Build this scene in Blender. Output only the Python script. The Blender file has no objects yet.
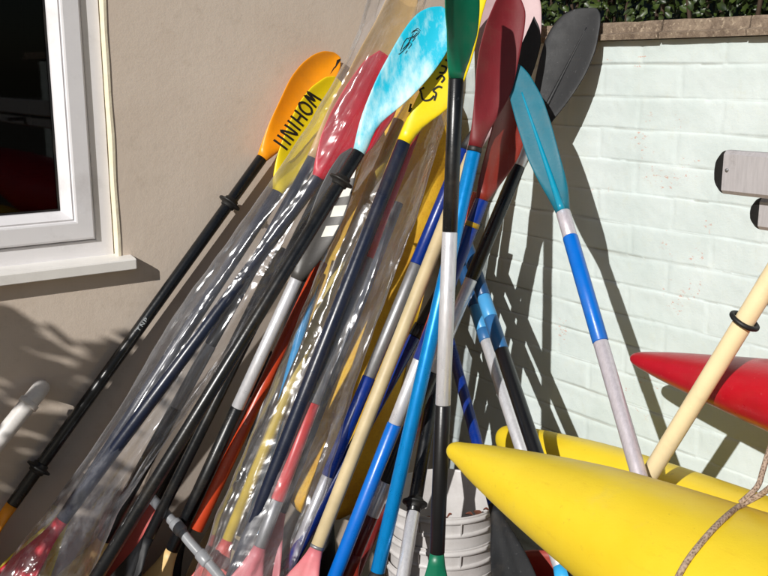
import bpy, math, random
from mathutils import Vector, Matrix, noise
from mathutils.bvhtree import BVHTree
random.seed(7)
S = bpy.context.scene
COL = S.collection
# ------------------------------------------------------------------ camera
FPX = 960.0
PIT = math.atan(216 / FPX); AX = math.radians(53.3)
FH = Vector((math.cos(AX), math.sin(AX), 0)); RV = Vector((math.sin(AX), -math.cos(AX), 0))
FV = FH * math.cos(PIT) + Vector((0, 0, -math.sin(PIT)))
UV = RV.cross(FV)
CP = -(FH * 2.87 + RV * 0.167); CP.z = 1.65
GZ = 0.10                                    # ground height
def ray(x, y): return FV + RV * ((x - 384) / FPX) - UV * ((y - 288) / FPX)
def at_depth(x, y, d): return CP + ray(x, y) * d
def on_x(x, y, o=0.0):
    r = ray(x, y); return CP + r * ((-o - CP.x) / r.x)
def on_y(x, y, o=0.0):
    r = ray(x, y); return CP + r * ((-o - CP.y) / r.y)
def dep(p): return (p - CP).dot(FV)
def room(x, y, o=0.0):
    r = ray(x, y); t = 1e9
    if r.x > 1e-6: t = min(t, (-o - CP.x) / r.x)
    if r.y > 1e-6: t = min(t, (-o - CP.y) / r.y)
    return CP + r * t
def proj_y(p):
    q = p - CP; return 288 - FPX * q.dot(UV) / q.dot(FV)
cam = bpy.data.cameras.new('camera'); co = bpy.data.objects.new('camera', cam); COL.objects.link(co)
cam.sensor_width = 36; cam.lens = 36 * FPX / 768; cam.clip_start = 0.05; cam.clip_end = 500
m = Matrix((RV, UV, -FV)).transposed().to_4x4(); m.translation = CP
co.matrix_world = m; S.camera = co

# ------------------------------------------------------------------ light
w = bpy.data.worlds.new('World'); S.world = w; w.use_nodes = True
nt = w.node_tree; nt.nodes.clear()
sky = nt.nodes.new('ShaderNodeTexSky'); sky.sky_type = 'NISHITA'; sky.sun_disc = False
SUN = Vector((1, .44, -.59)).normalized()
sky.sun_elevation = math.asin(-SUN.z); sky.sun_rotation = math.atan2(-SUN.x, -SUN.y)
bg = nt.nodes.new('ShaderNodeBackground'); bg.inputs[1].default_value = SKYK = 0.04
ow = nt.nodes.new('ShaderNodeOutputWorld')
nt.links.new(sky.outputs[0], bg.inputs[0]); nt.links.new(bg.outputs[0], ow.inputs[0])
sl = bpy.data.lights.new('sun', 'SUN'); sl.energy = 4.3; sl.angle = math.radians(.5); sl.color = (1, .97, .925)
so = bpy.data.objects.new('sun', sl); COL.objects.link(so); so.location = (-6, -3, 5)
so.rotation_euler = (-SUN).to_track_quat('Z', 'Y').to_euler()
S.view_settings.view_transform = 'Standard'; S.view_settings.look = 'None'
S.view_settings.exposure = 0.08; S.view_settings.gamma = 1; S.view_settings.use_curve_mapping = False
S.render.engine = 'CYCLES'
S.cycles.max_bounces = 10; S.cycles.transparent_max_bounces = 24; S.cycles.caustics_reflective = False
S.cycles.caustics_refractive = False

# ------------------------------------------------------------------ materials
def lin(c):
    return tuple(((v / 255) / 12.92 if v / 255 <= .04045 else ((v / 255 + .055) / 1.055) ** 2.4) for v in c) + (1,)
class NB:
    """small node builder"""
    def __init__(s, name):
        s.m = bpy.data.materials.new(name); s.m.use_nodes = True; s.t = s.m.node_tree; s.t.nodes.clear()
        s.out = s.n('ShaderNodeOutputMaterial'); s.geo = s.n('ShaderNodeNewGeometry'); s.pos = s.geo.outputs['Position']
    def n(s, k, **kw):
        o = s.t.nodes.new(k)
        for a, b in kw.items(): setattr(o, a, b)
        return o
    def l(s, a, b): s.t.links.new(a, b)
    def noise(s, scale, detail=4, rough=.6, vec=None, stretch=None):
        o = s.n('ShaderNodeTexNoise'); o.inputs['Scale'].default_value = scale; o.inputs['Detail'].default_value = detail
        o.inputs['Roughness'].default_value = rough
        v = vec or s.pos
        if stretch:
            mp = s.n('ShaderNodeMapping'); mp.inputs['Scale'].default_value = stretch; s.l(v, mp.inputs[0]); v = mp.outputs[0]
        s.l(v, o.inputs['Vector']); return o.outputs['Fac']
    def ramp(s, f, a, b, ca=(0, 0, 0, 1), cb=(1, 1, 1, 1)):
        o = s.n('ShaderNodeValToRGB'); e = o.color_ramp.elements
        e[0].position = a; e[1].position = b; e[0].color = ca; e[1].color = cb; s.l(f, o.inputs[0]); return o.outputs[0]
    def mix(s, f, a, b, mode='MIX'):
        o = s.n('ShaderNodeMix', data_type='RGBA', blend_type=mode)
        for i, v in ((0, f), (6, a), (7, b)):
            if isinstance(v, (int, float)): o.inputs[i].default_value = v
            elif isinstance(v, tuple): o.inputs[i].default_value = v
            else: s.l(v, o.inputs[i])
        return o.outputs[2]
    def math(s, op, a, b=0.0):
        o = s.n('ShaderNodeMath', operation=op)
        for i, v in ((0, a), (1, b)):
            if isinstance(v, (int, float)): o.inputs[i].default_value = v
            else: s.l(v, o.inputs[i])
        return o.outputs[0]
    def bump(s, h, strength, dist, prev=None):
        o = s.n('ShaderNodeBump'); o.inputs['Strength'].default_value = strength; o.inputs['Distance'].default_value = dist
        s.l(h, o.inputs['Height'])
        if prev: s.l(prev, o.inputs['Normal'])
        return o.outputs[0]
    def pbr(s, col, rough=.5, metal=0.0, bump=None, spec=.5, coat=0.0):
        p = s.n('ShaderNodeBsdfPrincipled')
        for k, v in (('Base Color', col), ('Roughness', rough), ('Metallic', metal), ('Specular IOR Level', spec), ('Coat Weight', coat)):
            if isinstance(v, (int, float)): p.inputs[k].default_value = v
            elif isinstance(v, tuple): p.inputs[k].default_value = v
            else: s.l(v, p.inputs[k])
        if bump: s.l(bump, p.inputs['Normal'])
        s.l(p.outputs[0], s.out.inputs[0]); return s.m
def dark(c, k): return tuple(v * k for v in c[:3]) + (1,)
def plastic(name, rgb, rough=.38, var=.25, scuff=None, bump=.15, scale=14):
    b = NB(name); c = lin(rgb)
    f = b.ramp(b.noise(scale, 5), .3, .72)
    col = b.mix(f, dark(c, 1 - var), c)
    g = b.ramp(b.noise(90, 6, .7), .62, .72)
    col = b.mix(b.math('MULTIPLY', g, .35), col, scuff and lin(scuff) or tuple(min(1, v * 1.2 + .05) for v in c[:3]) + (1,))
    dirt = b.ramp(b.noise(5.5, 6, .7), .52, .78)
    col = b.mix(b.math('MULTIPLY', dirt, .3), col, lin((105, 92, 74)))
    r = b.math('ADD', b.math('MULTIPLY', b.noise(25, 4), .3), rough - .15)
    return b.pbr(col, r, 0, b.bump(b.noise(160, 3), bump, .0012))
def metal(name, rgb, rough=.36, met=.5, dk=.4):
    b = NB(name); c = lin(rgb)
    st = b.noise(7, 5, .7, stretch=(30, 30, 3))
    col = b.mix(b.ramp(st, .35, .7), dark(c, .82), c)
    dirt = b.ramp(b.noise(28, 6, .75), .58, .72)
    col = b.mix(b.math('MULTIPLY', dirt, dk), col, lin((95, 88, 80)))
    return b.pbr(col, b.math('ADD', b.math('MULTIPLY', b.noise(40, 3), .3), rough - .15), met, b.bump(st, .1, .0006))
def chipped(name, rgb, chip, rough=.35, lo=.66):
    b = NB(name); c = lin(rgb)
    col = b.mix(b.ramp(b.noise(20, 4), .3, .7), dark(c, .75), c)
    col = b.mix(b.ramp(b.noise(55, 5, .65), lo, lo + .03), col, lin(chip))
    return b.pbr(col, rough, 0, b.bump(b.noise(120, 3), .15, .001))
M = {}
M['orange'] = plastic('orange_plastic', (248, 156, 18), .4, .15)
M['yellow'] = plastic('yellow_plastic', (246, 218, 22), .4, .12)
M['red'] = plastic('red_plastic', (222, 24, 52), .35, .2)
M['pink'] = plastic('faded_pink_plastic', (214, 120, 128), .5, .25)
M['salmon'] = plastic('salmon_plastic', (214, 95, 88), .5, .25)
M['palepink'] = plastic('pale_pink_plastic', (192, 164, 166), .5, .15)
M['maroon'] = plastic('dark_red_plastic', (116, 24, 32), .55, .2)
M['rust'] = plastic('rust_red_plastic', (132, 42, 30), .34, .25)
M['teal'] = plastic('teal_plastic', (14, 104, 124), .42, .15)
M['tealspine'] = plastic('bright_teal_plastic', (0, 140, 172), .35, .1)
M['green'] = plastic('green_plastic', (4, 108, 78), .4, .15)
M['blackblade'] = plastic('black_plastic', (16, 18, 22), .6, .3, (110, 110, 110))
M['charcoal'] = plastic('charcoal_plastic', (74, 72, 70), .45, .2, (120, 118, 115))
M['cream'] = plastic('cream_plastic', (226, 190, 128), .5, .15)
M['olivecream'] = plastic('olive_cream_plastic', (170, 152, 112), .55, .25)  # duller olive tone than the other cream blades
M['tan'] = plastic('tan_plastic', (206, 170, 112), .5, .2)
M['black'] = plastic('black_shaft', (17, 19, 22), .3, .3, (70, 72, 76))
M['matblack'] = plastic('black_rubber', (20, 20, 20), .55, .2)
M['navy'] = plastic('navy_shaft', (24, 32, 52), .32, .3, (80, 84, 96))
M['blue'] = plastic('blue_grip', (0, 104, 200), .32, .15)
M['skyblue'] = metal('bright_blue_shaft', (0, 138, 214), .3, .35, .1)
M['dkblue'] = plastic('dark_blue_shaft', (4, 44, 128), .3, .2)
M['ltblue'] = plastic('light_blue_plastic', (50, 165, 225), .4, .15)
M['cyanblue'] = plastic('cyan_shaft', (0, 150, 215), .3, .15)
M['alu'] = metal('aluminium_tube', (226, 226, 230), .33, .45, .25)
M['greyalu'] = metal('dull_grey_aluminium', (150, 150, 152), .45, .6)
M['pearl'] = metal('lilac_grey_aluminium', (218, 211, 218), .38, .4, .15)
M['railalu'] = metal('weathered_aluminium', (192, 188, 190), .5, .25, .3)
M['wood'] = plastic('cream_shaft', (206, 187, 146), .5, .25, (170, 150, 110))
M['pole'] = plastic('cream_pole', (236, 216, 172), .45, .1)
M['orangered'] = chipped('worn_orange_red_shaft', (196, 66, 30), (150, 130, 115))
M['redshaft'] = chipped('red_shaft', (214, 60, 62), (230, 170, 160), .35, .7)
M['blackworn'] = chipped('worn_black_shaft', (20, 20, 22), (190, 188, 180), .33, .7)
M['redbrown'] = chipped('red_brown_shaft', (116, 30, 28), (60, 20, 20), .3)
M['gold'] = plastic('gold_tape', (176, 140, 30), .4)
M['whitetape'] = plastic('white_tape', (226, 224, 214), .55, .08)
M['ink'] = plastic('black_ink', (22, 20, 16), .6, .1)
M['whiteink'] = plastic('white_ink', (150, 156, 158), .6, .1)
M['pipe'] = plastic('white_pipe', (226, 222, 218), .4, .15)
M['greypipe'] = plastic('grey_pipe', (146, 148, 152), .35, .2)
M['upvc'] = plastic('white_upvc', (234, 232, 234), .35, .05, bump=.03)
M['seal'] = plastic('black_gasket', (12, 12, 14), .5, .1)
M['sillw'] = plastic('white_sill', (234, 231, 226), .4, .06, bump=.05)
M['redkayak'] = plastic('red_kayak_plastic', (184, 16, 34), .34, .2, (225, 120, 120), .25)
M['bucket'] = plastic('white_bucket_plastic', (200, 197, 196), .42, .14, (150, 120, 100))
M['redtub'] = plastic('faded_red_plastic', (170, 60, 52), .5, .25)
M['redreflection'] = plastic('dark_red_reflection', (74, 26, 24), .8, .3)  # colour of the shape that imitates a red reflection
M['leafdead'] = plastic('dead_leaf', (112, 60, 44), .7, .4)

def m_cyan():
    b = NB('marbled_cyan_plastic')
    # streaks running along the blade
    v = b.n('ShaderNodeMapping'); v.inputs['Rotation'].default_value = (0, 0.55, 0); v.inputs['Scale'].default_value = (2.4, 2.4, .8); b.l(b.pos, v.inputs[0])
    a = b.noise(9, 7, .62, vec=v.outputs[0]); f = b.noise(34, 5, .7, vec=v.outputs[0])
    mix = b.math('ADD', b.math('MULTIPLY', a, .75), b.math('MULTIPLY', f, .25))
    sx = b.n('ShaderNodeSeparateXYZ'); b.l(b.pos, sx.inputs[0])
    mix = b.math('ADD', mix, b.math('MULTIPLY', b.math('SUBTRACT', 1.62, sx.outputs[2]), .45))
    col = b.ramp(mix, .42, .66, lin((22, 184, 214)), lin((206, 238, 240)))
    return b.pbr(col, .4, 0, b.bump(b.noise(150, 3), .1, .001))
M['cyan'] = m_cyan()
def m_board():
    b = NB('mustard_rough_plastic')
    c = b.mix(b.ramp(b.noise(9, 6, .7), .3, .7), lin((216, 156, 22)), lin((244, 198, 46)))
    c = b.mix(b.math('MULTIPLY', b.ramp(b.noise(140, 4, .7), .5, .7), .3), c, lin((170, 114, 16)))
    return b.pbr(c, .6, 0, b.bump(b.noise(220, 4), .5, .002))
M['board'] = m_board()
M['yellowshaft'] = plastic('pale_yellow_shaft', (204, 176, 62), .5, .25)
def m_kayak():
    b = NB('yellow_kayak_plastic')
    c = b.mix(b.ramp(b.noise(4, 5), .3, .7), lin((224, 192, 34)), lin((232, 205, 50)))
    scr = b.noise(9, 8, .75, stretch=(7, .8, 9))
    c = b.mix(b.math('MULTIPLY', b.ramp(scr, .56, .7), .3), c, lin((206, 164, 30)))
    c = b.mix(b.math('MULTIPLY', b.ramp(b.noise(60, 6, .8), .62, .7), .45), c, lin((170, 140, 50)))
    c = b.mix(b.math('MULTIPLY', b.ramp(b.noise(6, 7, .75), .56, .8), .4), c, lin((196, 176, 110)))
    return b.pbr(c, b.math('ADD', b.math('MULTIPLY', b.noise(30, 4), .25), .3), 0, b.bump(b.noise(240, 3), .2, .0012, b.bump(b.noise(10, 3), .3, .006)))
M['kayak'] = m_kayak()
def m_render():
    b = NB('beige_render')
    c = b.mix(b.ramp(b.noise(2.2, 6, .65), .3, .72), lin((206, 190, 174)), lin((219, 205, 190)))
    c = b.mix(b.math('MULTIPLY', b.ramp(b.noise(7, 7, .75), .55, .75), .4), c, lin((158, 142, 120)))
    c = b.mix(b.math('MULTIPLY', b.ramp(b.noise(90, 4, .7), .6, .7), .25), c, lin((220, 208, 188)))
    h = b.bump(b.noise(38, 7, .68), .22, .004); h = b.bump(b.noise(210, 5, .7), .2, .0016, h)
    return b.pbr(c, .85, 0, h, .25)
M['render'] = m_render()
def m_reveal():
    b = NB('cream_reveal_paint')
    c = b.mix(b.ramp(b.noise(30, 5), .3, .7), lin((222, 210, 182)), lin((236, 226, 202)))
    return b.pbr(c, .7, 0, b.bump(b.noise(60, 5), .4, .003))
M['reveal'] = m_reveal()
def m_brick():
    b = NB('white_painted_brick')
    c = b.mix(b.ramp(b.noise(6, 6), .3, .7), lin((194, 206, 204)), lin((209, 219, 218)))
    c = b.mix(b.math('MULTIPLY', b.ramp(b.noise(24, 7, .75), .54, .72), .35), c, lin((192, 198, 182)))
    # chipped paint: small flakes inside a few worn areas
    fl = b.math('MULTIPLY', b.ramp(b.noise(120, 6, .72, stretch=(1, .6, 1.2)), .575, .61), .8)
    near = None
    for (x, y, r) in ((668, 150, .15), (690, 275, .16), (664, 168, .1), (602, 197, .07), (612, 58, .04), (692, 228, .08), (570, 335, .09), (640, 390, .1), (640, 62, .03)):
        p = on_x(x, y)
        d = b.n('ShaderNodeVectorMath', operation='DISTANCE'); b.l(b.pos, d.inputs[0]); d.inputs[1].default_value = p
        mr = b.n('ShaderNodeMapRange'); b.l(d.outputs['Value'], mr.inputs[0]); mr.inputs[1].default_value = r * .95; mr.inputs[2].default_value = 0
        near = mr.outputs[0] if near is None else b.math('MAXIMUM', near, mr.outputs[0])
    area = b.math('MULTIPLY', near, b.ramp(b.noise(13, 4), .46, .64))
    f = b.math('MULTIPLY', fl, b.ramp(area, .18, .3))
    c = b.mix(f, c, b.mix(b.noise(120, 3), lin((176, 108, 88)), lin((218, 176, 160))))
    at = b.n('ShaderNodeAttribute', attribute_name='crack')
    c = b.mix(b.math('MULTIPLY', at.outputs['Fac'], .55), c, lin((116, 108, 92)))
    h = b.bump(b.noise(60, 6, .7), .35, .003); h = b.bump(b.noise(260, 4, .7), .25, .001, h)
    return b.pbr(c, .62, 0, h, .3)
M['brick'] = m_brick()
def m_coping():
    b = NB('brown_weathered_coping')
    c = b.mix(b.ramp(b.noise(26, 7, .75), .35, .68), lin((108, 92, 78)), lin((164, 146, 126)))
    c = b.mix(b.ramp(b.noise(90, 5, .7), .55, .7), c, lin((196, 178, 154)))
    return b.pbr(c, .85, 0, b.bump(b.noise(55, 7, .75), .8, .01))
M['coping'] = m_coping()
def m_ground():
    b = NB('grey_concrete_paving')
    c = b.mix(b.ramp(b.noise(7, 7, .7), .3, .7), lin((88, 82, 74)), lin((120, 112, 100)))
    return b.pbr(c, .9, 0, b.bump(b.noise(90, 6, .7), .5, .004))
M['ground'] = m_ground()
def m_leaf(name, a, c2):
    b = NB(name)
    oi = b.noise(24, 3)
    c = b.mix(b.ramp(oi, .35, .65), lin(a), lin(c2))
    return b.pbr(c, .42, 0)
M['leaf'] = m_leaf('hedge_leaf', (26, 40, 16), (60, 76, 28))
M['twig'] = plastic('brown_twig', (60, 44, 30), .8)
def m_glass():
    b = NB('window_glass')
    t = b.n('ShaderNodeBsdfTransparent'); t.inputs[0].default_value = (.42, .46, .46, 1)
    g = b.n('ShaderNodeBsdfGlossy'); g.inputs[1].default_value = .02
    fr = b.n('ShaderNodeFresnel'); fr.inputs[0].default_value = 1.3
    mx = b.n('ShaderNodeMixShader'); b.l(fr.outputs[0], mx.inputs[0]); b.l(t.outputs[0], mx.inputs[1]); b.l(g.outputs[0], mx.inputs[2])
    b.l(mx.outputs[0], b.out.inputs[0]); return b.m
M['glass'] = m_glass()
M['darkroom'] = plastic('dark_room_paint', (40, 44, 42), .8)
def m_film():
    b = NB('clear_polythene')
    mp = b.n('ShaderNodeMapping', vector_type='TEXTURE'); mp.inputs['Rotation'].default_value = (0, math.radians(36), 0)
    mp.inputs['Scale'].default_value = (1, 1, 3.2); b.l(b.pos, mp.inputs[0]); v = mp.outputs[0]
    rid = b.math('ABSOLUTE', b.math('SUBTRACT', b.noise(9, 2, .45, vec=v), .5))
    mq = b.n('ShaderNodeMapping', vector_type='TEXTURE'); mq.inputs['Rotation'].default_value = (0.12, math.radians(33), 0)
    mq.inputs['Scale'].default_value = (1, 1, 7); b.l(b.pos, mq.inputs[0])
    rid2 = b.math('ABSOLUTE', b.math('SUBTRACT', b.noise(40, 3, .6, vec=mq.outputs[0]), .5))
    msk = b.ramp(b.noise(9, 3), .54, .7)
    h = b.bump(rid, .8, .018); h = b.bump(b.math('MULTIPLY', rid2, msk), .9, .007, h)
    rid3 = b.math('ABSOLUTE', b.math('SUBTRACT', b.noise(13, 3, .5), .5))
    h = b.bump(b.math('MULTIPLY', rid3, b.ramp(b.noise(5.5, 2), .55, .64)), .9, .022, h)
    t = b.n('ShaderNodeBsdfTransparent'); t.inputs[0].default_value = (.95, .955, .97, 1)
    d = b.n('ShaderNodeBsdfDiffuse'); d.inputs[0].default_value = (.8, .8, .84, 1); b.l(h, d.inputs['Normal'])
    tl = b.n('ShaderNodeBsdfTranslucent'); tl.inputs[0].default_value = (.8, .8, .84, 1)
    g = b.n('ShaderNodeBsdfGlossy'); g.inputs[1].default_value = .17; b.l(h, g.inputs['Normal'])
    dm = b.n('ShaderNodeMixShader'); dm.inputs[0].default_value = .4; b.l(d.outputs[0], dm.inputs[1]); b.l(tl.outputs[0], dm.inputs[2])
    fc = b.n('ShaderNodeLayerWeight'); fc.inputs[0].default_value = .5
    edge = b.math('MULTIPLY', b.math('POWER', fc.outputs['Facing'], 4.0), .40)
    streak_haze = b.math('ADD', edge, b.math('MULTIPLY', b.ramp(b.noise(24, 5, .7, vec=mq.outputs[0]), .48, .75), .24))  # pale streaks painted into the film to look like white reflections
    a = b.n('ShaderNodeMixShader'); b.l(b.math('ADD', streak_haze, .06), a.inputs[0]); b.l(t.outputs[0], a.inputs[1]); b.l(dm.outputs[0], a.inputs[2])
    lw = b.n('ShaderNodeLayerWeight'); lw.inputs[0].default_value = .2
    e = b.n('ShaderNodeMixShader'); b.l(b.math('ADD', b.math('MULTIPLY', lw.outputs['Fresnel'], .4), .06), e.inputs[0])
    b.l(a.outputs[0], e.inputs[1]); b.l(g.outputs[0], e.inputs[2]); b.l(e.outputs[0], b.out.inputs[0]); return b.m
M['film'] = m_film()
def m_rope():
    b = NB('brown_braided_rope')
    wv = b.n('ShaderNodeTexVoronoi'); wv.inputs['Scale'].default_value = 260; b.l(b.pos, wv.inputs['Vector'])
    c = b.mix(b.ramp(wv.outputs['Distance'], .1, .7), lin((96, 76, 62)), lin((172, 150, 132)))
    return b.pbr(c, .85, 0, b.bump(wv.outputs['Distance'], .7, .002))
M['rope'] = m_rope()

# ------------------------------------------------------------------ objects
def tag(o, label=None, cat=None, group=None, kind=None):
    if label: o['label'] = label
    if cat: o['category'] = cat
    if group: o['group'] = group
    if kind: o['kind'] = kind
    return o
def empty(name, loc, label, cat, group=None):
    o = bpy.data.objects.new(name, None); COL.objects.link(o); o.location = loc; o.empty_display_size = .05
    return tag(o, label, cat, group)
ORG = {}
def mesh(name, vs, fs, mat, parent=None, smooth=True, label=None):
    """one mesh object; vertices come in world space and are stored relative to the thing's base"""
    org = Vector((0, 0, 0)); p = parent
    if p is not None:
        r = p
        while r.parent is not None: r = r.parent
        org = r.location
    me = bpy.data.meshes.new(name)
    me.from_pydata([(v[0] - org.x, v[1] - org.y, v[2] - org.z) for v in vs], [], fs)
    me.materials.append(M[mat] if isinstance(mat, str) else mat)
    if smooth: me.polygons.foreach_set('use_smooth', [True] * len(me.polygons))
    me.update()
    o = bpy.data.objects.new(name, me); COL.objects.link(o)
    if p is not None: o.parent = p
    if label: o['label'] = label
    return o
class MB:
    def __init__(s): s.v = []; s.f = []
    def add(s, vs, fs):
        k = len(s.v); s.v += [tuple(v) for v in vs]; s.f += [tuple(i + k for i in f) for f in fs]
    def box(s, x0, x1, y0, y1, z0, z1):
        s.add([(x0, y0, z0), (x1, y0, z0), (x1, y1, z0), (x0, y1, z0), (x0, y0, z1), (x1, y0, z1), (x1, y1, z1), (x0, y1, z1)],
              [(0, 3, 2, 1), (4, 5, 6, 7), (0, 1, 5, 4), (1, 2, 6, 5), (2, 3, 7, 6), (3, 0, 4, 7)])
    def loops(s, rings, cap0=True, cap1=True):
        K = len(rings[0]); k = len(s.v)
        for r in rings: s.v += [tuple(p) for p in r]
        for i in range(len(rings) - 1):
            for j in range(K):
                a = k + i * K + j; b = k + i * K + (j + 1) % K
                s.f.append((a, b, b + K, a + K))
        if cap0: s.f.append(tuple(k + j for j in reversed(range(K))))
        if cap1: s.f.append(tuple(k + (len(rings) - 1) * K + j for j in range(K)))
    def tube(s, pts, rad, K=14, caps=True):
        rings = []; n = len(pts); pts = [Vector(p) for p in pts]; prev = None
        for i in range(n):
            t = (pts[min(i + 1, n - 1)] - pts[max(i - 1, 0)]).normalized()
            a = prev - t * prev.dot(t) if prev is not None else t.orthogonal()
            a = a.normalized(); b = t.cross(a); prev = a
            r = rad[i] if isinstance(rad, (list, tuple)) else rad
            rings.append([pts[i] + a * (r * math.cos(2 * math.pi * j / K)) + b * (r * math.sin(2 * math.pi * j / K)) for j in range(K)])
        s.loops(rings, caps, caps)
    def build(s, name, mat, parent=None, smooth=True, label=None): return mesh(name, s.v, s.f, mat, parent, smooth, label)
def catmull(pts, n):
    out = []
    P = [Vector(p) for p in pts]; P = [P[0] * 2 - P[1]] + P + [P[-1] * 2 - P[-2]]
    for i in range(1, len(P) - 2):
        for k in range(n):
            t = k / n; a, b, c, d = P[i - 1], P[i], P[i + 1], P[i + 2]
            out.append(.5 * ((2 * b) + (c - a) * t + (2 * a - 5 * b + 4 * c - d) * t * t + (3 * b - a - 3 * c + d) * t ** 3))
    out.append(P[-2]); return out
def interp(x, tab):
    if x <= tab[0][0]: return tab[0][1]
    for (a, b), (c, d) in zip(tab, tab[1:]):
        if x <= c: return b + (d - b) * (x - a) / (c - a) if c > a else d
    return tab[-1][1]

# ---- setting
g = MB(); g.add([(-60, -60, GZ), (60, -60, GZ), (60, 60, GZ), (-60, 60, GZ)], [(0, 1, 2, 3)])
tag(g.build('ground', 'ground', smooth=False), kind='structure')

# rendered house wall with a window opening
X0, X1, XE, XL = -2.25, -1.003, 0.05, -5.0
Z0, Z1, ZT = 1.196, 2.55, 3.6
hw = empty('rendered_house_wall', (-1.5, 0.1, GZ), 'beige roughcast house wall on the left with the window in it', 'wall')
b = MB()
def q(*p): b.add(p, [(0, 1, 2, 3)])
xs = [XL, X0, X1, XE]; zs = [GZ, Z0, Z1, ZT]
for i in range(3):
    for j in range(3):
        if i == 1 and j == 1: continue
        q((xs[i], 0, zs[j]), (xs[i + 1], 0, zs[j]), (xs[i + 1], 0, zs[j + 1]), (xs[i], 0, zs[j + 1]))
q((XE, 0, GZ), (XE, .3, GZ), (XE, .3, ZT), (XE, 0, ZT)); q((XL, .3, GZ), (XL, 0, GZ), (XL, 0, ZT), (XL, .3, ZT))
q((XL, 0, ZT), (XE, 0, ZT), (XE, .3, ZT), (XL, .3, ZT)); 
for i in range(3):
    for j in range(3):
        if i == 1 and j == 1: continue
        q((xs[i + 1], .3, zs[j]), (xs[i], .3, zs[j]), (xs[i], .3, zs[j + 1]), (xs[i + 1], .3, zs[j + 1]))
b.build('render_coat', 'render', hw, False)
b = MB()
# reveal: slightly wavy painted edge
rz = [Z0 + (Z1 - Z0) * i / 40 for i in range(41)]
vs = []; fs = []
for i, z in enumerate(rz):
    wv = .0016 * noise.noise(Vector((3, 1, z * 9)))
    vs += [(X1 - .002 + wv, -.0025, z), (X1 + .0045 + wv * 1.5, -.0022, z), (X1 - .004 + wv * .5, .03, z), (X1 - .002, .3, z)]
for i in range(40):
    a = i * 4
    fs += [(a + 1, a, a + 4, a + 5), (a, a + 2, a + 6, a + 4), (a + 2, a + 3, a + 7, a + 6)]
b.add(vs, fs)
q((X0, 0, Z0), (X0, .3, Z0), (X0, .3, Z1), (X0, 0, Z1)); q((X0, 0, Z1), (X0, .3, Z1), (X1, .3, Z1), (X1, 0, Z1)); q((X0, .3, Z0), (X0, 0, Z0), (X1, 0, Z0), (X1, .3, Z0))
b.build('window_reveal', 'reveal', hw, False)

win = empty('window', ((X0 + X1) / 2, .03, Z0), 'white framed window with dark panes set in the beige wall', 'window')
def ring_frame(x0, x1, z0, z1, prof):
    """mitred frame from a profile of (inset, y) pairs going from the outer edge inward"""
    mb = MB(); rings = []
    for ins, y in prof:
        rings.append([(x0 + ins, y, z0 + ins), (x1 - ins, y, z0 + ins), (x1 - ins, y, z1 - ins), (x0 + ins, y, z1 - ins)])
    mb.loops(rings, False, False); return mb
fx0, fx1, fz0, fz1 = X0 + .004, X1 - .005, Z0 + .022, Z1 - .004
ring_frame(fx0, fx1, fz0, fz1, [(0, .10), (0, .021), (.002, .018), (.040, .018), (.042, .020), (.043, .027), (.046, .027), (.048, .10)]).build('frame', 'upvc', win, False)
sx0, sx1, sz0, sz1 = fx0 + .041, fx1 - .041, fz0 + .041, fz1 - .041
ring_frame(sx0, sx1, sz0, sz1, [(.004, .09), (.004, .017), (.006, .010), (.010, .0085), (.046, .0075), (.050, .009), (.052, .012)]).build('sash', 'upvc', win, False)
bd = ring_frame(sx0, sx1, sz0, sz1, [(.052, .012), (.056, .0105), (.060, .015), (.074, .029), (.075, .04)]).build('glazing_bead', 'upvc', win, False)
ring_frame(sx0, sx1, sz0, sz1, [(.0745, .0365), (.079, .037), (.079, .043)]).build('gasket', 'seal', win, False)
p = MB(); p.box(sx0 + .07, sx1 - .07, .041, .047, sz0 + .07, sz1 - .07); p.build('glass_pane', 'glass', win, False)
# sill
s_ = MB()
sp = [(.10, 1.2265), (.03, 1.2265), (-.022, 1.2185), (-.030, 1.2165), (-.032, 1.2135), (-.032, 1.1925), (-.030, 1.1905), (-.022, 1.1905), (-.020, 1.1945), (.10, 1.1945)]
xe0, xe1 = X0 - .05, X1 + .030
dz = -.0035
s_.loops([[(xe0, y, z + dz) for y, z in sp], [(xe1 - .002, y, z + dz) for y, z in sp], [(xe1, y * .98, (z - 1.21) * .94 + 1.21 + dz) for y, z in sp]], True, True)
s_.build('sill', 'sillw', win, False)
# dim room behind the glass
rm = MB(); rm.add([(X0 - .3, .32, .7), (X1 + .6, .32, .7), (X1 + .6, 2.6, .7), (X0 - .3, 2.6, .7), (X0 - .3, .32, 2.9), (X1 + .6, .32, 2.9), (X1 + .6, 2.6, 2.9), (X0 - .3, 2.6, 2.9)],
                  [(0, 1, 2, 3), (4, 7, 6, 5), (1, 5, 6, 2), (2, 6, 7, 3), (3, 7, 4, 0)])
rm.build('dark_room', 'darkroom', hw, False)
rc = on_y(34, 196, -.45)  # solid shape added to imitate a red reflection in the glass
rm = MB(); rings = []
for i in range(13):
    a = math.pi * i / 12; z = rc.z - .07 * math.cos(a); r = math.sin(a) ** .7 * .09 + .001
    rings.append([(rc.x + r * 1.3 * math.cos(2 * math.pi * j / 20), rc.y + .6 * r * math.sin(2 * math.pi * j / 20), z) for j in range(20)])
rm.loops(rings); tag(rm.build('reflection_blob', 'redreflection'), 'dark red shape added behind the window pane for a reflection', 'reflection_blob')

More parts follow.
